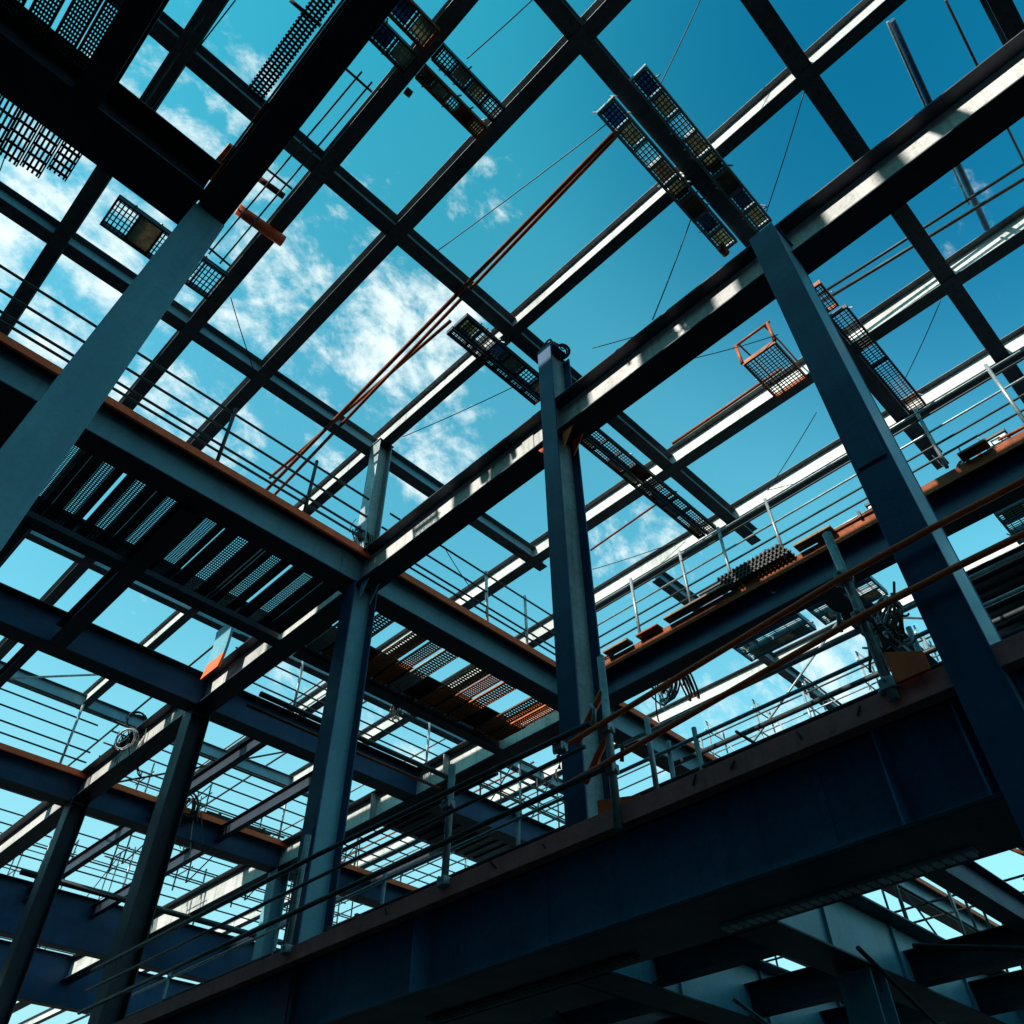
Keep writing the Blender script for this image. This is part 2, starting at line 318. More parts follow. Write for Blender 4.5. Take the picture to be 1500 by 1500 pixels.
for y, x0, x1, w, wm, lab in (
        (-.30, .3, 5, .028, steel, 'roof member cutting the top right corner'),
        (-.038, -.6, 5, .030, steel, 'dark roof member down the right hand side of the sky'),
        (.182, -.6, 1.62, .030, steel, 'dark roof member carrying the slatted walkways above the right column'),
        (.632, -.9, 1.53, .028, steel, 'long roof member from the top left corner down to the cluttered deck edge at right'),
        (1.078, -.9, 1.215, .028, steel, 'roof member parallel to and left of the longest one, ending behind the middle column'),
        (1.885, -.5, 2.7, .026, steel, 'teal roof member seen under the planked deck near the left edge'),
        (2.55, -.5, 6, .026, steel, 'far roof member over the lower left bays'),
        (3.25, -.5, 6, .026, steel, 'farthest roof member low in the left part of the picture'),
        (.9, 1.46, 6, .026, steel, 'far roof member showing between the lower right beams')):
    beam(lab, 'x', y, x0, x1, 1.4205, .042, w, G3B, web=wm, fl=midd, cat='roof beam', tf=.002, tw=.0015)
# junction cleats
for x in (.192, .355, .652, 1.175, 1.43):
    for y in (-.038, .182, .632, 1.078):
        if (x, y) in ((1.43, 1.078),): continue
        pass

# ================================================================== COLUMNS
lean = column('leaning wide teal column at upper left carrying the two black girders', .0665, .600, -.2, .9975, w=.042, d=.030, face='y', fl=steel, cap=False)
base = Vector(lean.location); head = W((.0665, .600, .9975)); q = Vector((.030, 0, .51)).rotation_difference(Vector((0, 0, 1))).inverted()   # it rakes outward toward its foot
lean.location = head + q @ (base - head); lean.rotation_mode = 'QUATERNION'; lean.rotation_quaternion = q
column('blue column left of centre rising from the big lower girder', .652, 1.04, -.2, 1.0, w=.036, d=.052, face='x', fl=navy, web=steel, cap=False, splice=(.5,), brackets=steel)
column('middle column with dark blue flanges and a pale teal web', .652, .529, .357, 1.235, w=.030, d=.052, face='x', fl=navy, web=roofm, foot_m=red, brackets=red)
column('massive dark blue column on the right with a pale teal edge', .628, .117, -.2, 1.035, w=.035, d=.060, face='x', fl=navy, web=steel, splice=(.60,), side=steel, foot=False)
column('black column in the lower left hanging below the second girder', .655, 1.64, -.2, .9985, face='x', fl=dark, web=dark, cap=False)
column('leftmost black column at the bottom left', .655, 2.24, -.2, .9985, face='x', fl=dark, web=dark, cap=False)
column('far blue column beneath the lower left bays', 1.285, 2.26, -.2, .9985, face='x', fl=steel, web=steel, cap=False)
column('stub of column above the second column head, splashed white', .652, 1.045, 1.084, 1.418, w=.034, d=.034, face='x', fl=galv, web=pale, foot=False)
column('far column below the big lower girder, teal on one side', .915, .405, -.2, .2615, w=.036, d=.035, face='x', fl=steel, web=steel, cap=False)
column('dark column low at the right below the big lower girder', 1.25, .1, -.2, .262, w=.04, d=.035, face='x', fl=navy, web=steel, cap=False)
column('dark column beneath the far end of the lower deck', 1.285, 1.05, -.2, .9985, w=.03, d=.03, face='x', fl=navy, web=dark, cap=False)

# ================================================================== LEVEL 1 (big lower girder and what hangs behind it)
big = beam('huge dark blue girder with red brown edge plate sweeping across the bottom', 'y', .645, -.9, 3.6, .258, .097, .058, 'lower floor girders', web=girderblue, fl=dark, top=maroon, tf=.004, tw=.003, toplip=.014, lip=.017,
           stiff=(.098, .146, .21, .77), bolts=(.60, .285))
mb = MB()
for i, y in enumerate([-.1, .02, .06, .21, .26, .33, .37, .55, .62, .8]):          # weld ticks and cracks on the edge plate
    a = W((.6015, y, .346)); mb.bar(a, a + Vector((-.012, random.uniform(-.06, .06), random.uniform(.03, .07))), .012, .012)
mb.build('weld_scar', dark, big)
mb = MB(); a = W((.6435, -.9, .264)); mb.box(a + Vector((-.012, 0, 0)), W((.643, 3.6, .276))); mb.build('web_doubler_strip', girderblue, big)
G1 = 'lower floor girders'
beam('teal girder under the lower deck at bottom right, ribbed with stiffeners', 'x', .405, .722, 5, .262, .075, .045, G1, web=steel, stiff=(.86, 1.02, 1.2, 1.45), sd=.22)
beam('teal girder under the lower deck at bottom centre', 'x', .60, .722, 5, .262, .075, .045, G1, web=steel, stiff=(.87, 1.05, 1.25), sd=.22)
beam('dark girder edging the lower deck behind the huge girder', 'y', .700, -.9, 3.0, .262, .07, .038, G1, web=dark)
beam('far red edged girder at the very bottom right', 'y', 1.36, -.9, 3.0, .262, .07, .045, G1, web=steel, top=red)
mb = MB(); mb.box(W((.6745, -.9, .3365)), W((.722, 3, .343))); o = mb.build('deck_plate', dark); tag(o, 'dark steel deck plate behind the huge lower girder', 'deck plate')
mb = MB(); mb.box(W((.7205, .625, .2615)), W((.79, 3, .268))); o = mb.build('deck_plate', dark); tag(o, 'wider black deck plate under the lower floor, left of the ribbed teal girder', 'deck plate')
def ribdeck(label, x0, x1, y0, y1, z, m_=dark):
    t = thing('ribbed_deck_sheet', label, 'deck sheet', W((x0, y0, z)), 'ribbed steel sheets on the far bays')
    mb = MB(); mb.box(W((x0, y0, z + .004)), W((x1, y1, z + .0055))); mb.build('sheet', m_, t)
    mb = MB(); n = int((x1 - x0) * S / .3)
    for i in range(n):
        x = x0 + (x1 - x0) * (i + .3) / n; mb.box(W((x, y0, z)), W((x + .4 * (x1 - x0) / n, y1, z + .0039)))
    mb.build('ribs', m_, t)
ribdeck('dark ribbed sheet over the bay at the bottom left corner', -.3, .63, 3.3, 3.70, 1.088)
ribdeck('dark ribbed sheet in the bottom left between the black columns', .70, 1.26, 3.14, 3.45, 1.088)
ribdeck('dark ribbed sheet beyond the rusty planks', 1.31, 1.93, 1.66, 1.95, 1.086)
ribdeck('dark ribbed sheet behind the scaffold rail at lower centre', 1.98, 2.6, 1.66, 2.24, 1.086)
ribdeck('ribbed sheet behind the grated panels at right', 1.55, 1.93, -.2, .28, 1.084)
ribdeck('ribbed sheet low in the gap behind the middle column', 1.98, 2.6, .55, 1.02, 1.084)
for i in range(9):
    x = .80 + i * .17
    pipe('purlin', f'{ordn(i)} thin purlin from the left over the far lower left bays', 'purlin', (x, 1.86, 1.4665), (x + .01, 3.27, 1.4665), .028, (darktube, rustm, roofm)[i % 3], 'thin purlins over the far bays')
for i, (x, y0, y1) in enumerate(((.86, 1.6312, 2.2688), (1.07, 1.6312, 2.2688), (.86, 2.2712, 3.0988), (1.08, 2.2712, 3.0988), (1.60, 1.6312, 2.2688), (1.60, 2.2712, 3.0988), (.30, 1.6312, 2.2688), (.10, 2.2712, 3.0988), (.38, 2.2712, 3.0988))):
    beam(f'{ordn(i)} slim secondary joist of the far lower left bays', 'y', x, y0, y1, 1.03, .04, .018, 'slim secondary joists of the far bays', web=dark, cat='joist', tf=.0015)
for i, (a, b) in enumerate((((.70, 2.3, 1.085), (1.25, 2.3, 1.40)), ((.0, 2.3, 1.085), (.6, 2.3, 1.40)), ((1.30, 1.75, 1.085), (1.30, 2.2, 1.41)), ((.66, 2.35, 1.085), (.66, 3.0, 1.41)), ((.90, .41, .34), (1.35, .41, .60)), ((1.37, .15, .34), (1.37, .55, .7)), ((1.95, .1, 1.09), (1.95, .6, 1.40)), ((1.95, 1.1, 1.09), (1.95, .65, 1.40)))):
    pipe('brace_rod', f'{ordn(i)} slanting brace rod from the left in the far bays', 'brace', a, b, .025, (darktube, galv, rustm)[i % 3], 'slanting brace rods in the far bays')
railing('guard rail on the ribbed teal girder at bottom right', (.74, .385, .338), (2.2, .385, .338), (.04, .08, .12), (.1, .2, .32, .45, .6, .8), r=.014, rp=.018, m_rail=darktube)
railing('guard rail on the teal girder at bottom centre', (.74, .58, .338), (2.2, .58, .338), (.04, .08, .12), (.08, .2, .3, .4, .55, .8), r=.014, rp=.018, m_rail=(rustm, darktube, galv))
# pipes and trays hung under the far floors
GS = 'service pipes hung under the far floors'
for i, (a, b, rr_, mm, lab) in enumerate((
        ((.70, 1.45, .985), (1.26, 1.45, .985), .05, darktube, 'thick dark pipe under the bay right of the second column'),
        ((.70, 1.50, .98), (1.26, 1.50, .98), .03, rustm, 'rusty pipe beside the thick dark pipe under that bay'),
        ((1.31, 1.35, .985), (1.31, 2.2, .985), .05, darktube, 'dark pipe following the pale girder at lower centre'),
        ((1.42, .1, .98), (1.42, 1.04, .98), .04, galv, 'silver pipe under the dark blue girder at right'),
        ((1.60, -.3, .99), (1.60, 1.04, .99), .05, darktube, 'dark pipe farther under the right bays'),
        ((.72, 2.75, .99), (1.9, 2.75, .99), .07, darktube, 'dark pipe low between the black columns'),
        ((1.0, .70, .25), (1.0, 1.6, .25), .05, darktube, 'dark pipe under the lower deck at bottom centre'),
        ((.80, .30, .24), (1.30, -.10, .24), .02, darktube, 'thin slanting pipe at bottom right'))):
    pipe('service_pipe', lab, 'pipe', a, b, rr_, mm, GS)
beam('dark cross joist at bottom centre beneath the lower deck', 'y', 1.12, .62, 2.4, .262, .06, .04, G1, web=dark)
beam('dark girder at bottom centre left of the teal ones', 'x', .80, .722, 3.5, .262, .075, .045, G1, web=dark)
for i, (x, y0, y1) in enumerate(((.83, .4062, .5988), (1.02, .4062, .5988), (1.20, .4062, .5988), (.90, .6012, 1.2), (1.05, -.3, .4038), (1.22, -.3, .4038))):
    beam(f'{ordn(i)} slim black joist under the lower deck at bottom right', 'y', x, y0, y1, .275, .035, .022, 'slim joists under the lower deck', web=dark, cat='joist', tf=.0015)
beam('slim dark girder in the lower right corner', 'x', .26, .722, 3, .29, .035, .02, G1, web=navy, tf=.0015)
beam('slim dark girder at the right edge below the massive column', 'x', .17, .722, 3, .285, .04, .022, G1, web=steel, tf=.0015)
column('slim teal column under the lower deck at bottom centre', 1.06, .60, -.2, .2615, w=.03, d=.028, face='x', fl=steel, web=steel, cap=False, foot=False)
column('slim dark column under the lower deck near the right edge', 1.15, .26, -.2, .2895, w=.03, d=.028, face='x', fl=navy, web=steel, cap=False, foot=False)
for i, (a, b) in enumerate((((.80, .35, .25), (1.2, .35, .12)), ((.85, .52, .25), (1.05, .40, .10)), ((.95, .20, .27), (1.15, .26, .05)), ((.75, .68, .25), (1.05, .60, .08)), ((1.2, .58, .26), (1.2, .42, .08)))):
    pipe('brace_rod', f'{ordn(i)} slanting rod hanging under the lower deck', 'brace', a, b, .018, (darktube, galv, rustm)[i % 3], 'slanting rods under the lower deck')
# punched strip under the deck; its pale ribs stand in for light through it
for k, (ya, yb, m_, lab) in enumerate(((.19, .42, white_s, 'pale ribbed strip under the lower deck at right'), (.52, .82, mesh_m, 'dark ribbed strip under the lower deck at centre'))):
    t = thing('ribbed_strip', lab, 'grating', W((.69, ya, .258)), 'ribbed strips under the lower deck')
    mb = MB(); grating(mb, W((.684, ya, .2575)), Vector((0, (yb - ya) * S, 0)), Vector((.11, 0, 0)), 1, int((yb - ya) * S / .07), .012, .045); mb.build('ribs', m_, t)
    mb = MB(); mb.box(W((.684, ya, .2590)), W((.698, yb, .2605))); mb.build('backing_sheet', steel if k == 0 else dark, t)

# ================================================================== DECK PLANKS (level 2)
GP = 'perforated planks of the left deck'
strips = [((77, 703), .024, 'a'), ((96, 713), .003, 'gap'), ((123, 724), .021, 'b'), ((144, 738), .0075, 'gap'), ((170, 748), .022, 'b'), ((189, 761), .003, 'gap'), ((213, 772), .021, 'c'),
          ((269, 802), .026, 'a'), ((286, 814), .004, 'gap'), ((317, 825), .026, 'd'), ((343, 838), .005, 'gap'), ((348, 841), .004, 'gap'), ((366, 850), .023, 'd'), ((386, 862), .008, 'gap'), ((412, 874), .024, 'd'), ((432, 884), .003, 'gap')]
kinds = {'a': (6, 46, .010, .014), 'b': (4, 40, .018, .018), 'c': (4, 44, .014, .016), 'd': (6, 30, .015, .020)}
edge = -.12; n = 0; k0 = 0
cells = []
for (p, wd, kd) in strips:
    c = hz(*p, 1.012).x
    if c - wd / 2 - edge > .002: cells.append((edge, c - wd / 2, 'solid'))
    if kd != 'gap': cells.append((c - wd / 2, c + wd / 2, kd))
    edge = c + wd / 2
cells.append((edge, .628, 'solid'))
for xa, xb, kd in cells:
    if kd == 'solid':
        plank(f'{ordn(k0)} blank black sheet from the left in the deck under the red edged girder', (xa + xb) / 2, 1.080, 1.276, 1.012, (xb - xa) * .985, 'solid', dark, 'blank sheets of the left deck'); k0 += 1
    else:
        plank(f'{ordn(n)} perforated plank from the leaning column in the deck under the red edged girder', (xa + xb) / 2, 1.080, 1.276, 1.012, (xb - xa), kinds[kd], meshl if kd == 'd' else mesh_m, GP); n += 1
GP2 = 'rusty perforated planks right of the second column'
n = 0
for i in range(13):
    x = .705 + i * .043
    if i in (2, 6, 10): continue
    plank(f'{ordn(n)} rusty perforated plank to the right of the second column', x, 1.080, 1.276, 1.012, .036 if i % 2 else .030, (4, 26, .026, .034) if i % 2 else (5, 30, .018, .026), warmrust if i not in (0, 5) else meshl, GP2); n += 1
mb = MB(); mb.box(W((.69, 1.2, 1.026)), W((1.26, 1.285, 1.029))); tag(mb.build('deck_sheet', dark), 'dark sheet lying over the rear half of the rusty planks', 'deck sheet')
GP3 = 'perforated planks of the upper left corner'
for i, (x, y0, y1) in enumerate(((-.215, .33, .57), (-.185, .33, .57), (-.155, .33, .57), (-.129, .33, .57), (-.20, .65, .76), (-.172, .65, .745), (-.148, .65, .735), (-.122, .65, .73), (-.096, .65, .71), (-.24, .3, .57), (-.265, .3, .57))):
    plank(f'{ordn(i)} perforated plank in the dark top left corner', x, y0, y1, 1.055, .023, (7, 44, .015, .020) if i < 4 or i > 8 else (4, 5, .02, .03), mesh_m, GP3)
# mesh strip along the outer edge of the black girder
t = thing('mesh_strip', 'narrow mesh strip with a red lip along the left edge of the broad black girder', 'grating', W((.03, .1, 1.08)))
mb = MB(); grating(mb, W((.020, -.2, 1.075)), Vector((0, .66 * S, 0)), Vector((.022 * S, 0, 0)), 4, 130, .02, .022, .012); mb.build('grating', mesh_m, t)
mb = MB(); mb.box(W((.0455, -.2, 1.0755)), W((.0480, .56, 1.0850))); mb.build('red_lip', red, t)
# planks below A2 on the right
GP4 = 'grated panels behind the dark blue girder'
for i, (x0, x1, y0, y1) in enumerate(((1.33, 1.43, .36, .50), (1.33, 1.43, .52, .68), (1.36, 1.47, .02, .12))):
    t = walkway(['pale grated panel below the dark blue girder near the rail post', 'pale grated panel below the dark blue girder, left of its twin', 'dark grated panel right of the massive column'][i], x0, x1, y0, y1, 1.04, GP4, m_=meshl, edge=steel, nseg=3, nl=6)

# ================================================================== ROOF WALKWAYS
GW = 'grated walkways hung on the roof grid'
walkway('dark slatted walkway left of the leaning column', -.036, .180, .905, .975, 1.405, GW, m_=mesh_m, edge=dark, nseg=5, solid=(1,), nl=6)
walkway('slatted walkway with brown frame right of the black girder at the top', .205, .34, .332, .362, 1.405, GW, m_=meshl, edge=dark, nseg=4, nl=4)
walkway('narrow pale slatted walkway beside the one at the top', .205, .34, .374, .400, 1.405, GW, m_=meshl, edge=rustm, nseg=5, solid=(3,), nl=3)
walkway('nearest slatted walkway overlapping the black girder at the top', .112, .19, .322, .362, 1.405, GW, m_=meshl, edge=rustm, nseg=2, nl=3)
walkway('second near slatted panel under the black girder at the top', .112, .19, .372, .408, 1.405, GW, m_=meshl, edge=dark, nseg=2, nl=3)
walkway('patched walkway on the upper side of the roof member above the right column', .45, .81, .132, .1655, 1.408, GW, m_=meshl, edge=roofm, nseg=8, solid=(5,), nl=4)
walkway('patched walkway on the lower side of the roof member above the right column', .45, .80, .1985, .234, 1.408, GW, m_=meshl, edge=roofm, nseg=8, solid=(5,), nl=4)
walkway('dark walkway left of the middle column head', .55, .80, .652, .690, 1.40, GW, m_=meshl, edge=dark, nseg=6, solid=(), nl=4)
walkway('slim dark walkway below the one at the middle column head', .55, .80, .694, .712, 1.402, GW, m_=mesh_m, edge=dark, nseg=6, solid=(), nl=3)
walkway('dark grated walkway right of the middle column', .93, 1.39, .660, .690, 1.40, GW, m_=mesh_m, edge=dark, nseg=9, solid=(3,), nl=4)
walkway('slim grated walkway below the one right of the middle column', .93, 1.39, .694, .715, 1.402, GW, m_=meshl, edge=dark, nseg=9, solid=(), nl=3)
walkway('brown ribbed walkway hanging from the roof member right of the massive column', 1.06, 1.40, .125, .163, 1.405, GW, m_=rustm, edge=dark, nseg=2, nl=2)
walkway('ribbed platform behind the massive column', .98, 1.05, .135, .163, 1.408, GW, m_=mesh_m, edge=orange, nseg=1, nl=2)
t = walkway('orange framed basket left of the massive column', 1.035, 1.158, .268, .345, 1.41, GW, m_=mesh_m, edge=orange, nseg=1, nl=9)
mb = MB()
for p in ((1.035, .268), (1.035, .345)): mb.tube(W((p[0], p[1], 1.41)), W((p[0], p[1], 1.475)), .03, 8)
mb.tube(W((1.035, .262, 1.475)), W((1.035, .35, 1.475)), .025, 8); mb.build('upright', orange, t, smooth=True)
for y in (.275, .338):
    mb = MB(); mb.path([W((1.036, y, 1.472)), W((1.10, y, 1.482)), W((1.168, y, 1.478)), W((1.172, y, 1.470))], .016, 8); mb.build('hook_arm', orange, t, smooth=True)

# ================================================================== PIPES AND TUBES
GT = 'tubes laid over the roof grid'
pipe('tube', 'left of two rusty tubes laid lengthwise over the middle of the roof grid', 'tube', (.497, .225, 1.415), (.540, 1.36, 1.415), .035, rustm, GT)
pipe('tube', 'right of two rusty tubes laid lengthwise over the middle of the roof grid', 'tube', (.508, .225, 1.43), (.568, 1.36, 1.43), .03, rustm, GT)
for a, b, z, lab, r, mm in (
        ((660, 470), (395, 700), 1.44, 'red brown tube starting at the walkway beside the middle column head', .03, rustm),
        ((985, 650), (1145, 540), 1.44, 'orange brown tube rising to the orange basket', .028, orange),
        ((865, 806), (985, 722), 1.44, 'thin brown tube right of the middle column', .022, rustm),
        ((1187, 452), (1500, 262), 1.50, 'lower of the paired tubes at upper right', .03, darktube),
        ((1187, 440), (1500, 240), 1.50, 'upper of the paired tubes at upper right', .026, darktube),
        ((1306, 30), (1446, 335), 1.52, 'thick dark tube hanging across the top right bay', .045, navy),
        ((1300, 32), (1420, 300), 1.50, 'thin bright tube beside the thick one in the top right bay', .018, galv),
        ((1385, 0), (1512, 262), 1.55, 'slim dark rod in the top right corner', .018, darktube),
        ((145, 112), (312, 250), 1.50, 'slim dark rod crossing the two left bays at the top', .016, darktube),
        ((425, 0), (470, 38), 1.50, 'short dark rod at the top edge beside the black girder', .028, darktube),
        ((570, 0), (545, 300), 1.9, 'x', 0, None)):
    if mm is None: continue
    pipe('tube', lab, 'tube', hz(*a, z), hz(*b, z), r, mm, GT)
pipe('red_tube', 'short fat red tube lying across the bay right of the leaning column head', 'tube', hz(348, 306, 1.41), hz(415, 354, 1.41), .085, red)
pipe('red_tube', 'small red stub hanging under the slatted walkway at the top', 'tube', hz(594, 132, 1.39), hz(602, 139, 1.39), .05, orange)
pipe('red_tube', 'red stub at the foot of the patched walkway', 'tube', hz(1055, 362, 1.39), hz(1064, 372, 1.39), .06, orange)
pipe('brown_rod', 'dark stub tube beside the red tube', 'tube', hz(380, 262, 1.41), hz(416, 288, 1.41), .045, rustm)
o = MB(); a = W(hz(308, 262, 1.42)); b = W(hz(345, 218, 1.42)); o.bar(a, b, .2, .06); tag(o.build('red_plate', red), 'red plate on the left edge of the black girder near the leaning column', 'plate')
# tie wires right of the black girder
GTW = 'thin tie rods between the black girder and the roof member beside it'
for i, (a, b) in enumerate((((530, 105), (306, 372)), ((545, 120), (322, 386)))):
    pipe('tie_rod', ['left', 'right'][i] + ' of two thin tie rods right of the black girder', 'rod', hz(*a, 1.36), hz(*b, 1.36), .012, darktube, GTW)
for i, (a, b) in enumerate((((390, 247), (428, 277)), ((500, 95), (545, 135)), ((305, 362), (338, 390)))):
    pipe('cross_rod', ['middle', 'top', 'lowest'][i] + ' short rod tying the two thin tie rods together', 'rod', hz(*a, 1.355), hz(*b, 1.355), .016, darktube, GTW)

# ================================================================== CABLES
for a, za, b, zb, lab in (
        ((640, 368), 1.46, (893, 178), 1.42, 'long thin cable across the middle of the open sky'),
        ((684, 86), 1.46, (785, -5), 1.55, 'thin cable at the top right of the slatted walkway'),
        ((1028, -5), 1.6, (965, 128), 1.46, 'thin cable dropping from the top edge to the patched walkway'),
        ((1178, 135), 1.46, (1120, 318), 1.43, 'thin cable from the upper right junction to the right column head'),
        ((1014, 316), 1.43, (956, 468), 1.08, 'thin cable from the patched walkway down to the sunlit girder'),
        ((1196, 604), 1.46, (1122, 722), 1.46, 'thin cable between two white webbed roof members on the right'),
        ((1378, 440), 1.46, (1322, 562), 1.46, 'thin cable in the bay right of the ribbed walkway'),
        ((338, 436), 1.46, (373, 545), 1.44, 'short thin cable in the cloudy bay right of the leaning column'),
        ((590, 640), 1.42, (762, 562), 1.42, 'thin cable left of the middle column head'),
        ((868, 510), 1.42, (1000, 470), 1.42, 'thin cable just right of the middle column head'),
        ((1015, 525), 1.42, (1140, 490), 1.42, 'thin cable reaching the massive column from the left'),
        ((650, 800), 1.2, (690, 862), 1.2, 'short thin cable above the orange edged girder'),
        ((868, 834), 1.46, (1000, 790), 1.46, 'faint cable low in the sky right of the middle column'),
        ((0, 250), 1.5, (18, 205), 1.5, 'cable end at the left edge'),
        ((193, 182), 1.40, (300, 22), 1.40, 'upper of two wires strung on the leftmost roof member'),
        ((196, 192), 1.40, (345, 0), 1.46, 'lower of two wires strung on the leftmost roof member')):
    cable(lab, hz(*a, za), hz(*b, zb), r=.0085, sag=.03)

# ================================================================== GUARD RAILS
# on the red-edged girder, left part and middle part
railing('guard rail of dark tubes on the red edged girder left of centre', (-.9, 1.03, 1.084), (.62, 1.03, 1.084), (.030, .048, .090, .140), (.80, .92), r=.02, m_post=darktube)
railing('guard rail on the red edged girder between the second and middle columns', (.69, 1.03, 1.084), (1.25, 1.03, 1.084), (.028, .046, .088, .138), (.5, .72), r=.018, m_post=white_s)
railing('guard rail above the dark blue girder on the right', (1.245, -.7, 1.086), (1.245, 1.04, 1.086), (.030, .060, .095, .135, .155), (.30, .40, .48, .56, .67, .74, .80, .88, .95), r=.018, m_post=galv, m_rail=(darktube, darktube, galv, darktube, galv))
railing('guard rail on the thin red topped girder at lower left', (-.4, 2.25, 1.083), (.63, 2.25, 1.083), (.03, .06, .10, .14, .17), (.4, .7, .95), r=.02)
railing('guard rail on the thin red topped girder behind the black columns', (.68, 2.25, 1.083), (2.6, 2.25, 1.083), (.03, .06, .10, .14, .17), (.1, .3, .45, .7, .85), r=.02)
railing('guard rail in the bay beyond the rusty planks', (.69, 1.61, 1.083), (1.9, 1.61, 1.083), (.03, .06, .10, .14), (.15, .3, .5, .8), r=.018)
railing('guard rail far behind near the bottom left corner', (-.3, 3.08, 1.088), (2.6, 3.08, 1.088), (.03, .07, .11, .15, .19), (.1, .2, .3, .4, .5, .6, .75, .9), r=.022)
railing('guard rail on the far girder behind the lower gaps', (1.92, -.4, 1.083), (1.92, 3, 1.083), (.03, .06, .10, .14), (.15, .25, .35, .45, .55, .7, .85), r=.02)
# scaffold tube rail along the huge girder
t = thing('scaffold_rail', 'foreground scaffold tube rail with silver posts and rusty rails along the huge lower girder', 'scaffold rail', W((.60, .96, .36)))
def gtube(name, m_, pts, r, par=t, n=12):
    mb = MB(); mb.path([W(p) for p in pts], r, n); return mb.build(name, m_, par, smooth=True)
def coupler(p, s=.055, m_=galv):
    mb = MB(); c = W(p)
    mb.box(c - Vector((s, s, s * .8)), c + Vector((s * .9, s, s * .8)))
    mb.tube(c + Vector((-s * 1.5, 0, s * .4)), c + Vector((s * 1.4, 0, s * .4)), s * .35, 6); mb.tube(c + Vector((0, -s * 1.3, -s * .4)), c + Vector((0, s * 1.5, -s * .4)), s * .4, 8)
    mb.build('coupler', m_, t, bevel=.008)
for p in (((.60, .178, .345), (.6, .178, .435), (.602, .181, .525)), ((.60, .456, .333), (.6, .456, .525)), ((.60, .70, .348), (.6, .695, .49)), ((.615, .418, .357), (.615, .418, .44)), ((.60, 1.0, .348), (.60, .995, .50))):
    gtube('post', galv, p, .034 if p[0][0] < .61 else .022)
yt = lambda y: .452 + (.0 if y > .3 else .0)
gtube('rail', red, [(.590, y, .436 + .03 * max(0, min(1, (.5 - y) / .35))) for y in (.5, .42, .34, .26, .18, .1, .03, -.1, -.3)], .024)
gtube('rail', darktube, [(.590, y, .456 - .02 * max(0, (.95 - y))) for y in (1.6, 1.2, .95, .85, .75, .65, .55, .47)], .026)
gtube('rail', red, [(.590, y, .392 + .03 * max(0, min(1, (.5 - y) / .35))) for y in (.52, .42, .34, .26, .18, .1, .03, -.1, -.3)], .023)
gtube('rail', darktube, [(.590, y, .392) for y in (1.6, 1.2, .95, .85, .75, .65, .55, .46)], .026)
gtube('rail', darktube, [(.590, y, .424) for y in (1.6, 1.2, .95, .85, .75, .65, .55, .48)], .018)
gtube('diagonal_brace', red, [(.617, .512, .452), (.598, .456, .482)], .030)
gtube('diagonal_brace', red, [(.617, .505, .404), (.598, .456, .430)], .028)
for p in ((.598, .18, .468), (.598, .178, .424), (.6, .178, .358), (.598, .456, .392), (.598, .456, .437), (.598, .697, .44), (.6, .70, .354), (.6, 1.0, .354), (.598, .52, .442)): coupler(p, .05)
railing('second row of guard rail posts along the far edge of the huge lower girder', (.705, -.4, .345), (.705, 2.2, .345), (.04, .075, .11), (.22, .315, .33, .42, .52, .62, .75), r=.018, rp=.022, m_rail=(rustm, darktube, galv), m_post=galv)
for i, (y, z, ln) in enumerate(((.47, .47, .10), (.44, .41, .07), (.52, .43, .06), (.20, .44, .09), (.155, .41, .08), (.70, .42, .05))):   # loose clamps and hooks on the rails
    gtube('clamp_handle', (galv, orange, rustm)[i % 3], [(.594, y, z), (.588, y - .008, z - ln * .12), (.590, y - .004, z - ln * .28)], .018)
# red gusset shoes on the flange
for y0, y1, x, lab in ((.498, .445, .628, 'red gusset plate at the foot of the middle column'), (.172, .144, .60, 'red gusset plate at the foot of the massive column')):
    bm_ = MB(); vs = [W((x, y0, .3555)), W((x, y1, .3555)), W((x, y1, .372)), W((x, y0, .385))]
    f = [bm_.bm.verts.new(v) for v in vs] + [bm_.bm.verts.new(v + Vector((-.03, 0, 0))) for v in vs]
    for q in ((0, 1, 2, 3), (7, 6, 5, 4), (0, 4, 5, 1), (1, 5, 6, 2), (2, 6, 7, 3), (3, 7, 4, 0)): bm_.bm.faces.new([f[i] for i in q])
    tag(bm_.build('gusset_plate', red, bevel=.004), lab, 'gusset plate')

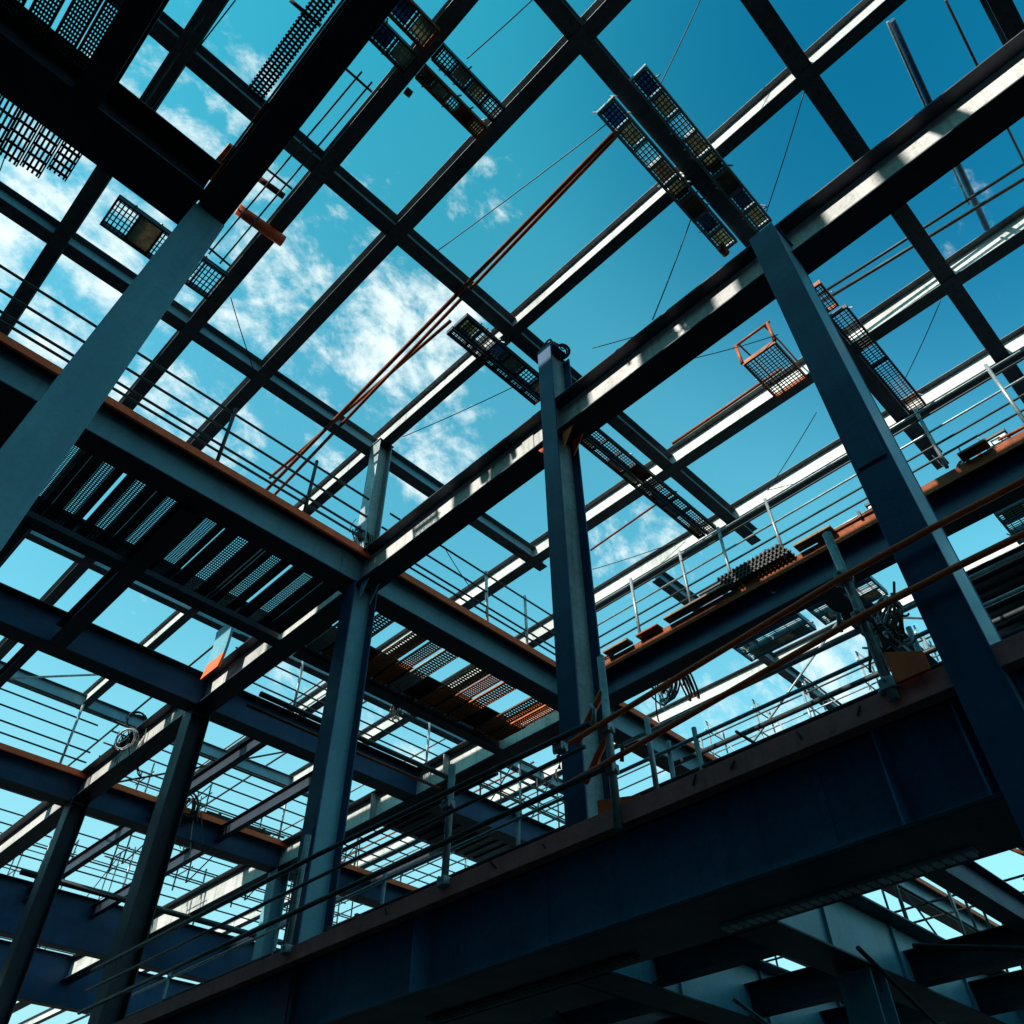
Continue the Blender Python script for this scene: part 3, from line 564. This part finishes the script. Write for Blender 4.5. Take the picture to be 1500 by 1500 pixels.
# ================================================================== CLUTTER
def tangle(name, label, cat, c, r, n, mats, seed=1, rad=.012, squash=(1, 1, 1), drop=.4):
    """coils of cable with loose ends hanging from them"""
    rnd = random.Random(seed); C = W(c); t = thing(name, label, cat, C)
    nc = max(2, n // 6)
    for j in range(nc):
        ax = Vector((rnd.uniform(-1, 1), rnd.uniform(-1, 1), rnd.uniform(-.4, .4))).normalized(); u = ax.orthogonal().normalized(); v = ax.cross(u)
        cc = C + Vector([rnd.uniform(-.5, .5) * r * squash[k] for k in range(3)]); R = r * rnd.uniform(.28, .5); mb = MB(); pts = []
        turns = 4
        for k in range(turns * 14 + 1):
            a = k / 14 * 2 * math.pi; RR = R * (1 + .10 * math.sin(a * .73 + j)); p = cc + u * math.cos(a) * RR + v * math.sin(a) * RR * 1.15 + ax * (rad * 2.2 * (k / 14 - turns / 2)) ; pts.append(p)
        mb.path(pts, rad * .8, 6); mb.build('cable_coil', mats[j % len(mats)], t, smooth=True)
    for i in range(n):
        p = C + Vector([rnd.gauss(0, .3) * r * squash[k] for k in range(3)]); pts = []; L = r * rnd.uniform(.6, 1.6); b0 = Vector([rnd.uniform(-.5, .5) * r, rnd.uniform(-.5, .5) * r, 0]); sag = rnd.uniform(.1, .5) * r
        q = p + b0 + Vector((0, 0, -L * rnd.choice((.1, .2, .9))))
        for k in range(11):
            f = k / 10; w_ = p.lerp(q, f); w_.z -= sag * 4 * f * (1 - f); w_ += Vector((math.sin(f * 5 + i), math.cos(f * 4 + i), 0)) * rad * 2; pts.append(w_)
        mb = MB(); mb.path(pts, rad * rnd.uniform(.45, .9), 6); mb.build('loose_cable', mats[i % len(mats)], t, smooth=True)
    return t
tangle('cable_bundle', 'bundle of looped cables beside the silver post next to the massive column', 'cable bundle', (.63, .172, .435), 0.285, 12, (rubber, galv, darktube, rubber, wood), 3, .014)
tangle('cable_bundle', 'bright tangle of cables and straps around the head of the second column stub', 'cable bundle', (.63, 1.05, 1.13), 0.315, 14, (galv, rubber, white_s, darktube), 5, .014, (.7, .7, 1.5))
tangle('cable_bundle', 'orange and white tangle of slings in the gap above the huge girder', 'cable bundle', (1.38, .86, 1.08), 0.675, 20, (orange, galv, white_s, rubber, darktube), 8, .024, (1, .8, 1.3))
tangle('cable_bundle', 'dark tangle on the corner of the roof grid above the middle column', 'cable bundle', (.652, .53, 1.245), 0.200, 9, (rubber, rustm, galv), 9, .018)
tangle('cable_bundle', 'tangle of cables on the deck edge left of the rails at the right', 'cable bundle', (1.30, .55, 1.13), 0.525, 17, (galv, rubber, rustm, darktube), 12, .014, (1, 1, .8))
tangle('cable_bundle', 'tangle of lines among the rails far right', 'cable bundle', (1.33, .10, 1.14), 0.562, 20, (galv, orange, rubber, darktube), 14, .014, (1, 1, .9))
tangle('cable_bundle', 'tangle of hoses hanging under the rusty planks', 'cable bundle', (.98, 1.30, 1.02), 0.375, 11, (galv, rubber, darktube), 15, .014, (1, 1, .6))
tangle('cable_bundle', 'looped cables behind the black columns at lower left', 'cable bundle', (.95, 2.245, 1.06), 0.675, 14, (rubber, darktube, galv), 16, .022)
tangle('cable_bundle', 'coiled cables in the bottom right corner under the lower deck', 'cable bundle', (1.1, .2, .22), 0.300, 17, (rubber, darktube, galv), 17, .012)
tangle('cable_bundle', 'cable loops under the lower deck at the bottom centre', 'cable bundle', (1.15, .62, .27), 0.338, 12, (rubber, darktube, galv), 18, .010)
tangle('cable_bundle', 'snarl of cables at the top of the black column at lower left', 'cable bundle', (.63, 1.95, 1.07), 0.525, 11, (rubber, galv, darktube), 19, .016)
tangle('cable_bundle', 'hoses trailing right of the massive column', 'cable bundle', (1.262, -.02, 1.03), 0.450, 14, (rubber, darktube, galv), 21, .016)
# boards, stacks
GB = 'boards and sheets stacked on the deck edge'
for i, (x, y0, y1, z, h, m_, lab) in enumerate(((1.245, .36, .44, 1.0885, .012, wood, 'sunlit plank on the edge of the dark blue girder beside the massive column'),
        (1.245, .60, .76, 1.0885, .010, wood, 'sunlit plank on the edge of the dark blue girder left of the stacked gratings'),
        (1.245, .86, .93, 1.0885, .012, wood, 'short sunlit plank nearest the middle column'),
        (1.25, .78, .84, 1.0885, .008, rustm, 'rusty scrap on the edge of the dark blue girder'),
        (1.245, .06, .11, 1.0885, .01, rustm, 'rusty scrap board right of the massive column'))):
    mb = MB(); a = W((x - .012, y0, z)); b = W((x + .012, y1, z + h * .5)); mb.box(a, b); tag(mb.build('board', m_, bevel=.006), lab, 'board', GB)
t = thing('grating_stack', 'stack of dark gratings lying on the dark blue girder right of centre', 'stack', W((1.25, .47, 1.09)))
for k in range(4):
    mb = MB(); o_ = W((1.235, .45 + .006 * k, 1.0905 + .009 * k)); grating(mb, o_, Vector((0, .15 * S, 0)), Vector((.05 * S, 0, 0)), 4, 16, .03, .03, .035); mb.build('grating', mesh_m, t)
def tube_bundle(label, x, y, z, L, n, ax, mats, r_=.024, seed=0):
    rnd = random.Random(seed); t = thing('tube_bundle', label, 'tube bundle', W((x, y, z)), 'bundles of tubes and bars lying on the steelwork')
    for i in range(n):
        q = W((x, y, z)) + Vector((0, 0, r_ + (i // 4) * r_ * 1.8)); off = (i % 4 - 1.5) * r_ * 2.2; j = rnd.uniform(-.25, .25); l = L * S * rnd.uniform(.8, 1.1)
        a = q + (Vector((off, j, 0)) if ax == 'y' else Vector((j, off, 0))); b = a + (Vector((rnd.uniform(-.05, .05), l, .02)) if ax == 'y' else Vector((l, rnd.uniform(-.05, .05), .02)))
        mb = MB(); mb.tube(a, b, r_ * rnd.uniform(.7, 1), 8); mb.build('tube', mats[i % len(mats)], t, smooth=True)
    for f in (.2, .8):
        mb = MB(); c = W((x, y, z)) + (Vector((0, L * S * f, 0)) if ax == 'y' else Vector((L * S * f, 0, 0))); w_ = r_ * 5
        mb.box(c + (Vector((-w_, -.02, 0)) if ax == 'y' else Vector((-.02, -w_, 0))), c + (Vector((w_, .02, r_ * 5)) if ax == 'y' else Vector((.02, w_, r_ * 5)))); mb.build('strap', rubber, t)
tube_bundle('bundle of rusty tubes on the dark blue girder between the stacked gratings and the column', 1.262, .28, 1.086, .13, 8, 'y', (rustm, galv, darktube), seed=1)
tube_bundle('bundle of silver tubes on the dark blue girder beside the middle column', 1.262, .93, 1.086, .09, 8, 'y', (galv, rustm), seed=2)
tube_bundle('bundle of dark tubes on the thin red topped girder between the black columns', 1.0, 2.262, 1.086, .25, 8, 'x', (darktube, rustm), .03, seed=3)
tube_bundle('bundle of tubes on the big lower girder left of the middle column', .628, .86, .357, .10, 6, 'y', (galv, rustm, darktube), .022, seed=4)
tube_bundle('bundle of bars at the far right of the dark blue girder', 1.262, -.12, 1.086, .14, 8, 'y', (rustm, orange, galv), seed=5)
def crate(label, x, y, z, w, d, h, m_):
    t = thing('tool_box', label, 'tool box', W((x, y, z)), 'site boxes standing on the steelwork'); a = W((x, y, z))
    mb = MB(); mb.box(a, a + Vector((w, d, h))); mb.build('body', m_, t, bevel=.015)
    mb = MB(); mb.box(a + Vector((-.02, -.02, h + .001)), a + Vector((w + .02, d + .02, h + .06))); mb.build('lid', darktube, t, bevel=.01)
    mb = MB(); mb.path([a + Vector((-.002, d * .3, h * .6)), a + Vector((-.06, d * .3, h * .62)), a + Vector((-.06, d * .7, h * .62)), a + Vector((-.002, d * .7, h * .6))], .012, 6); mb.build('handle', galv, t)
crate('pale site box on the dark blue girder left of the massive column', 1.27, .245, 1.086, .2, .38, .26, galv)
crate('dark site box on the dark blue girder next to the stacked gratings', 1.265, .625, 1.086, .22, .42, .3, navy)
crate('grey blue site box at the far right end of the dark blue girder', 1.27, .03, 1.086, .2, .3, .24, steel)
# hanging plate with red lower half
t = thing('hanging_plate', 'curved teal plate with a red lower end hanging in the gap below the planked deck', 'plate', W((.6, 1.55, 1.05)))
def curved(z0, z1, m_, name):
    mb = MB(); rows = []
    for i in range(9):
        z = z0 + (z1 - z0) * i / 8; q = (z - .96) / .2; off = .018 * math.sin(q * 2.2)
        rows.append([W((.590 + off, y, z)) for y in (1.475, 1.545)] + [W((.596 + off, y, z)) for y in (1.545, 1.475)])
    vv = [[mb.bm.verts.new(p) for p in r] for r in rows]
    for a, b in zip(vv, vv[1:]):
        for k in range(4): mb.bm.faces.new((a[k], a[(k + 1) % 4], b[(k + 1) % 4], b[k]))
    mb.bm.faces.new(vv[0]); mb.bm.faces.new(vv[-1][::-1]); mb.build(name, m_, t)
curved(1.06, 1.15, steel, 'upper_plate'); curved(1.02, 1.0597, red, 'lower_plate')
# scaffold frames in the far bays
def scaffold(label, x0, x1, y, z0, n, h, m_=darktube, axis='x', group='scaffold frames in the far bays', r=.022):
    t = thing('scaffold_tower', label, 'scaffold', W((x0, y, z0) if axis == 'x' else (y, x0, z0)), group)
    P = (lambda a, z, k=0: W((a, y + k, z))) if axis == 'x' else (lambda a, z, k=0: W((y + k, a, z)))
    for i in range(n + 1):
        a = x0 + (x1 - x0) * i / n
        for k in (0, .09):
            mb = MB(); mb.tube(P(a, z0, k), P(a, z0 + h, k), r, 8); mb.build('standard', m_, t, smooth=True)
    for j in range(4):
        z = z0 + h * (j + .5) / 4
        for k in (0, .09):
            mb = MB(); mb.tube(P(x0 - .03, z, k), P(x1 + .03, z, k), r * .9, 8); mb.build('ledger', m_, t, smooth=True)
        for i in range(n + 1):
            a = x0 + (x1 - x0) * i / n; mb = MB(); mb.tube(P(a, z + .004, -.02), P(a, z + .004, .11), r * .8, 6); mb.build('transom', m_, t, smooth=True)
    for i in range(n):
        a = x0 + (x1 - x0) * i / n; b = x0 + (x1 - x0) * (i + 1) / n; mb = MB(); mb.tube(P(a, z0, -.006), P(b, z0 + h, -.006), r * .8, 6); mb.build('diagonal_brace', m_, t, smooth=True)
    return t
scaffold('narrow scaffold behind the ribbed teal girder at bottom right', -.1, .36, 1.5, .20, 4, .30, axis='y', r=.016)
scaffold('narrow scaffold behind the teal girder at bottom centre', .62, 1.2, 1.48, .20, 5, .32, axis='y', r=.016)
scaffold('scaffold standing on the far bays at the bottom left corner', .6, 1.6, 3.9, 1.09, 5, .5)
scaffold('scaffold seen between the black columns at lower left', 1.0, 1.9, 2.75, 1.09, 4, .35)
scaffold('scaffold in the gap above the huge girder at centre', 1.6, 2.3, 1.72, 1.09, 4, .28)
scaffold('scaffold beyond the bottom right girders', .1, .9, 1.9, .36, 5, .45, axis='y')
scaffold('scaffold far right below the massive column', -.4, .05, 1.75, .7, 4, .4, axis='y')
scaffold('pale scaffold behind the slings at right of centre', .5, 1.2, 2.1, 1.09, 4, .3, m_=galv, axis='y')

# ================================================================== LIGHT
sun_d = bpy.data.lights.new('sun', 'SUN'); sun_d.energy = 5.0; sun_d.angle = math.radians(.55); sun_d.color = (1.0, .93, .82)
so = bpy.data.objects.new('sun', sun_d); col.objects.link(so); so.rotation_euler = SUN.to_track_quat('Z', 'Y').to_euler()
w = bpy.data.worlds.new('World'); sc.world = w; w.use_nodes = True; nt = w.node_tree; N = nt.nodes; Lk = nt.links
bg = N['Background']; sky = N.new('ShaderNodeTexSky'); sky.sky_type = 'NISHITA'; sky.sun_disc = False
sky.sun_elevation = math.atan2(.68, math.hypot(1, .15)); sky.sun_rotation = math.atan2(-1, .15); sky.air_density = 1.0; sky.dust_density = .6; sky.ozone_density = 1.0
tint = N.new('ShaderNodeMix'); tint.data_type = 'RGBA'; tint.blend_type = 'MULTIPLY'; tint.inputs[0].default_value = 1; Lk.new(sky.outputs['Color'], tint.inputs[6]); tint.inputs[7].default_value = (.50, 1.52, 1.20, 1)
# clouds: wind-torn cirrus and small cumulus, gathered in the directions where the photograph has them
tc = N.new('ShaderNodeTexCoord')
def math_n(op, a, b=None, clamp=False):
    n_ = N.new('ShaderNodeMath'); n_.operation = op; n_.use_clamp = clamp
    for i, v in enumerate((a, b)):
        if v is None: continue
        if isinstance(v, (int, float)): n_.inputs[i].default_value = v
        else: Lk.new(v, n_.inputs[i])
    return n_.outputs[0]
mask = None
for px_, py_, rad, amt in ((600, 500, 6.5, 1.3), (440, 370, 8, .9), (60, 280, 11, 1.15), (270, 190, 8, .9), (330, 500, 11, .95), (640, 580, 6, .7), (540, 640, 6, .7), (715, 280, 3.2, .85), (600, 200, 4, .30), (940, 810, 5, .95), (640, 670, 4.5, 1.1),
                           (1400, 350, 5, .55), (180, 440, 11, 1.0), (160, 940, 7, .45), (1200, 980, 8, 1.0), (470, 1010, 6, 1.0), (1450, 900, 7, .6), (650, 1150, 6, .9), (430, 600, 7, .6), (120, 560, 9, .55), (1000, 1060, 5, .8)):
    d = ray(px_, py_).normalized()
    vm = N.new('ShaderNodeVectorMath'); vm.operation = 'DOT_PRODUCT'; Lk.new(tc.outputs['Generated'], vm.inputs[0]); vm.inputs[1].default_value = d
    mr = N.new('ShaderNodeMapRange'); mr.interpolation_type = 'SMOOTHERSTEP'; mr.inputs['From Min'].default_value = math.cos(math.radians(rad * 1.25)); mr.inputs['From Max'].default_value = math.cos(math.radians(rad * .15)); mr.inputs['To Max'].default_value = amt
    Lk.new(vm.outputs['Value'], mr.inputs['Value'])
    mask = mr.outputs[0] if mask is None else math_n('MAXIMUM', mask, mr.outputs[0])
mp = N.new('ShaderNodeMapping'); mp.inputs['Rotation'].default_value = (.3, .2, .9); mp.inputs['Scale'].default_value = (1, 1.45, 1); Lk.new(tc.outputs['Generated'], mp.inputs['Vector'])
n1 = N.new('ShaderNodeTexNoise'); n1.inputs['Scale'].default_value = 11; n1.inputs['Detail'].default_value = 14; n1.inputs['Roughness'].default_value = .66; n1.inputs['Distortion'].default_value = .5; Lk.new(mp.outputs[0], n1.inputs['Vector'])
n2 = N.new('ShaderNodeTexNoise'); n2.inputs['Scale'].default_value = 26; n2.inputs['Detail'].default_value = 8; n2.inputs['Roughness'].default_value = .6; Lk.new(mp.outputs[0], n2.inputs['Vector'])
s_ = math_n('ADD', math_n('MULTIPLY', n1.outputs['Fac'], .56), math_n('MULTIPLY', n2.outputs['Fac'], .44))
s_ = math_n('ADD', s_, math_n('MULTIPLY', mask, .24))
mr = N.new('ShaderNodeMapRange'); mr.interpolation_type = 'SMOOTHSTEP'; mr.inputs['From Min'].default_value = .68; mr.inputs['From Max'].default_value = .90; Lk.new(s_, mr.inputs['Value'])
sep = N.new('ShaderNodeSeparateXYZ'); Lk.new(tc.outputs['Generated'], sep.inputs[0])
hzr = N.new('ShaderNodeMapRange'); hzr.interpolation_type = 'SMOOTHSTEP'; hzr.inputs['From Min'].default_value = .72; hzr.inputs['From Max'].default_value = .12; hzr.inputs['To Max'].default_value = .85; Lk.new(sep.outputs['Z'], hzr.inputs['Value'])
hm = N.new('ShaderNodeMix'); hm.data_type = 'RGBA'; Lk.new(hzr.outputs[0], hm.inputs[0]); Lk.new(tint.outputs[2], hm.inputs[6]); hm.inputs[7].default_value = (1.9, 3.25, 3.5, 1)
zd = N.new('ShaderNodeMapRange'); zd.interpolation_type = 'SMOOTHSTEP'; zd.inputs['From Min'].default_value = .74; zd.inputs['From Max'].default_value = 1.0; Lk.new(sep.outputs['Z'], zd.inputs['Value'])
zm = N.new('ShaderNodeMix'); zm.data_type = 'RGBA'; zm.blend_type = 'MULTIPLY'; Lk.new(zd.outputs[0], zm.inputs[0]); Lk.new(hm.outputs[2], zm.inputs[6]); zm.inputs[7].default_value = (.30, .88, .88, 1)
ad = N.new('ShaderNodeVectorMath'); ad.operation = 'DOT_PRODUCT'; Lk.new(tc.outputs['Generated'], ad.inputs[0]); ad.inputs[1].default_value = ray(1500, 0).normalized()
ar = N.new('ShaderNodeMapRange'); ar.interpolation_type = 'SMOOTHSTEP'; ar.inputs['From Min'].default_value = .86; ar.inputs['From Max'].default_value = 1.0; Lk.new(ad.outputs['Value'], ar.inputs['Value'])
am = N.new('ShaderNodeMix'); am.data_type = 'RGBA'; am.blend_type = 'MULTIPLY'; Lk.new(ar.outputs[0], am.inputs[0]); Lk.new(zm.outputs[2], am.inputs[6]); am.inputs[7].default_value = (.08, .48, .66, 1)
cl = N.new('ShaderNodeMix'); cl.data_type = 'RGBA'; Lk.new(mr.outputs[0], cl.inputs[0]); Lk.new(am.outputs[2], cl.inputs[6]); cl.inputs[7].default_value = (3.9, 4.5, 4.5, 1)
Lk.new(cl.outputs[2], bg.inputs['Color']); bg.inputs['Strength'].default_value = .15
# ------------------------------------------------------------------ view
sc.view_settings.view_transform = 'Standard'; sc.view_settings.look = 'None'; sc.view_settings.exposure = .70; sc.view_settings.gamma = 1
sc.render.engine = 'CYCLES'
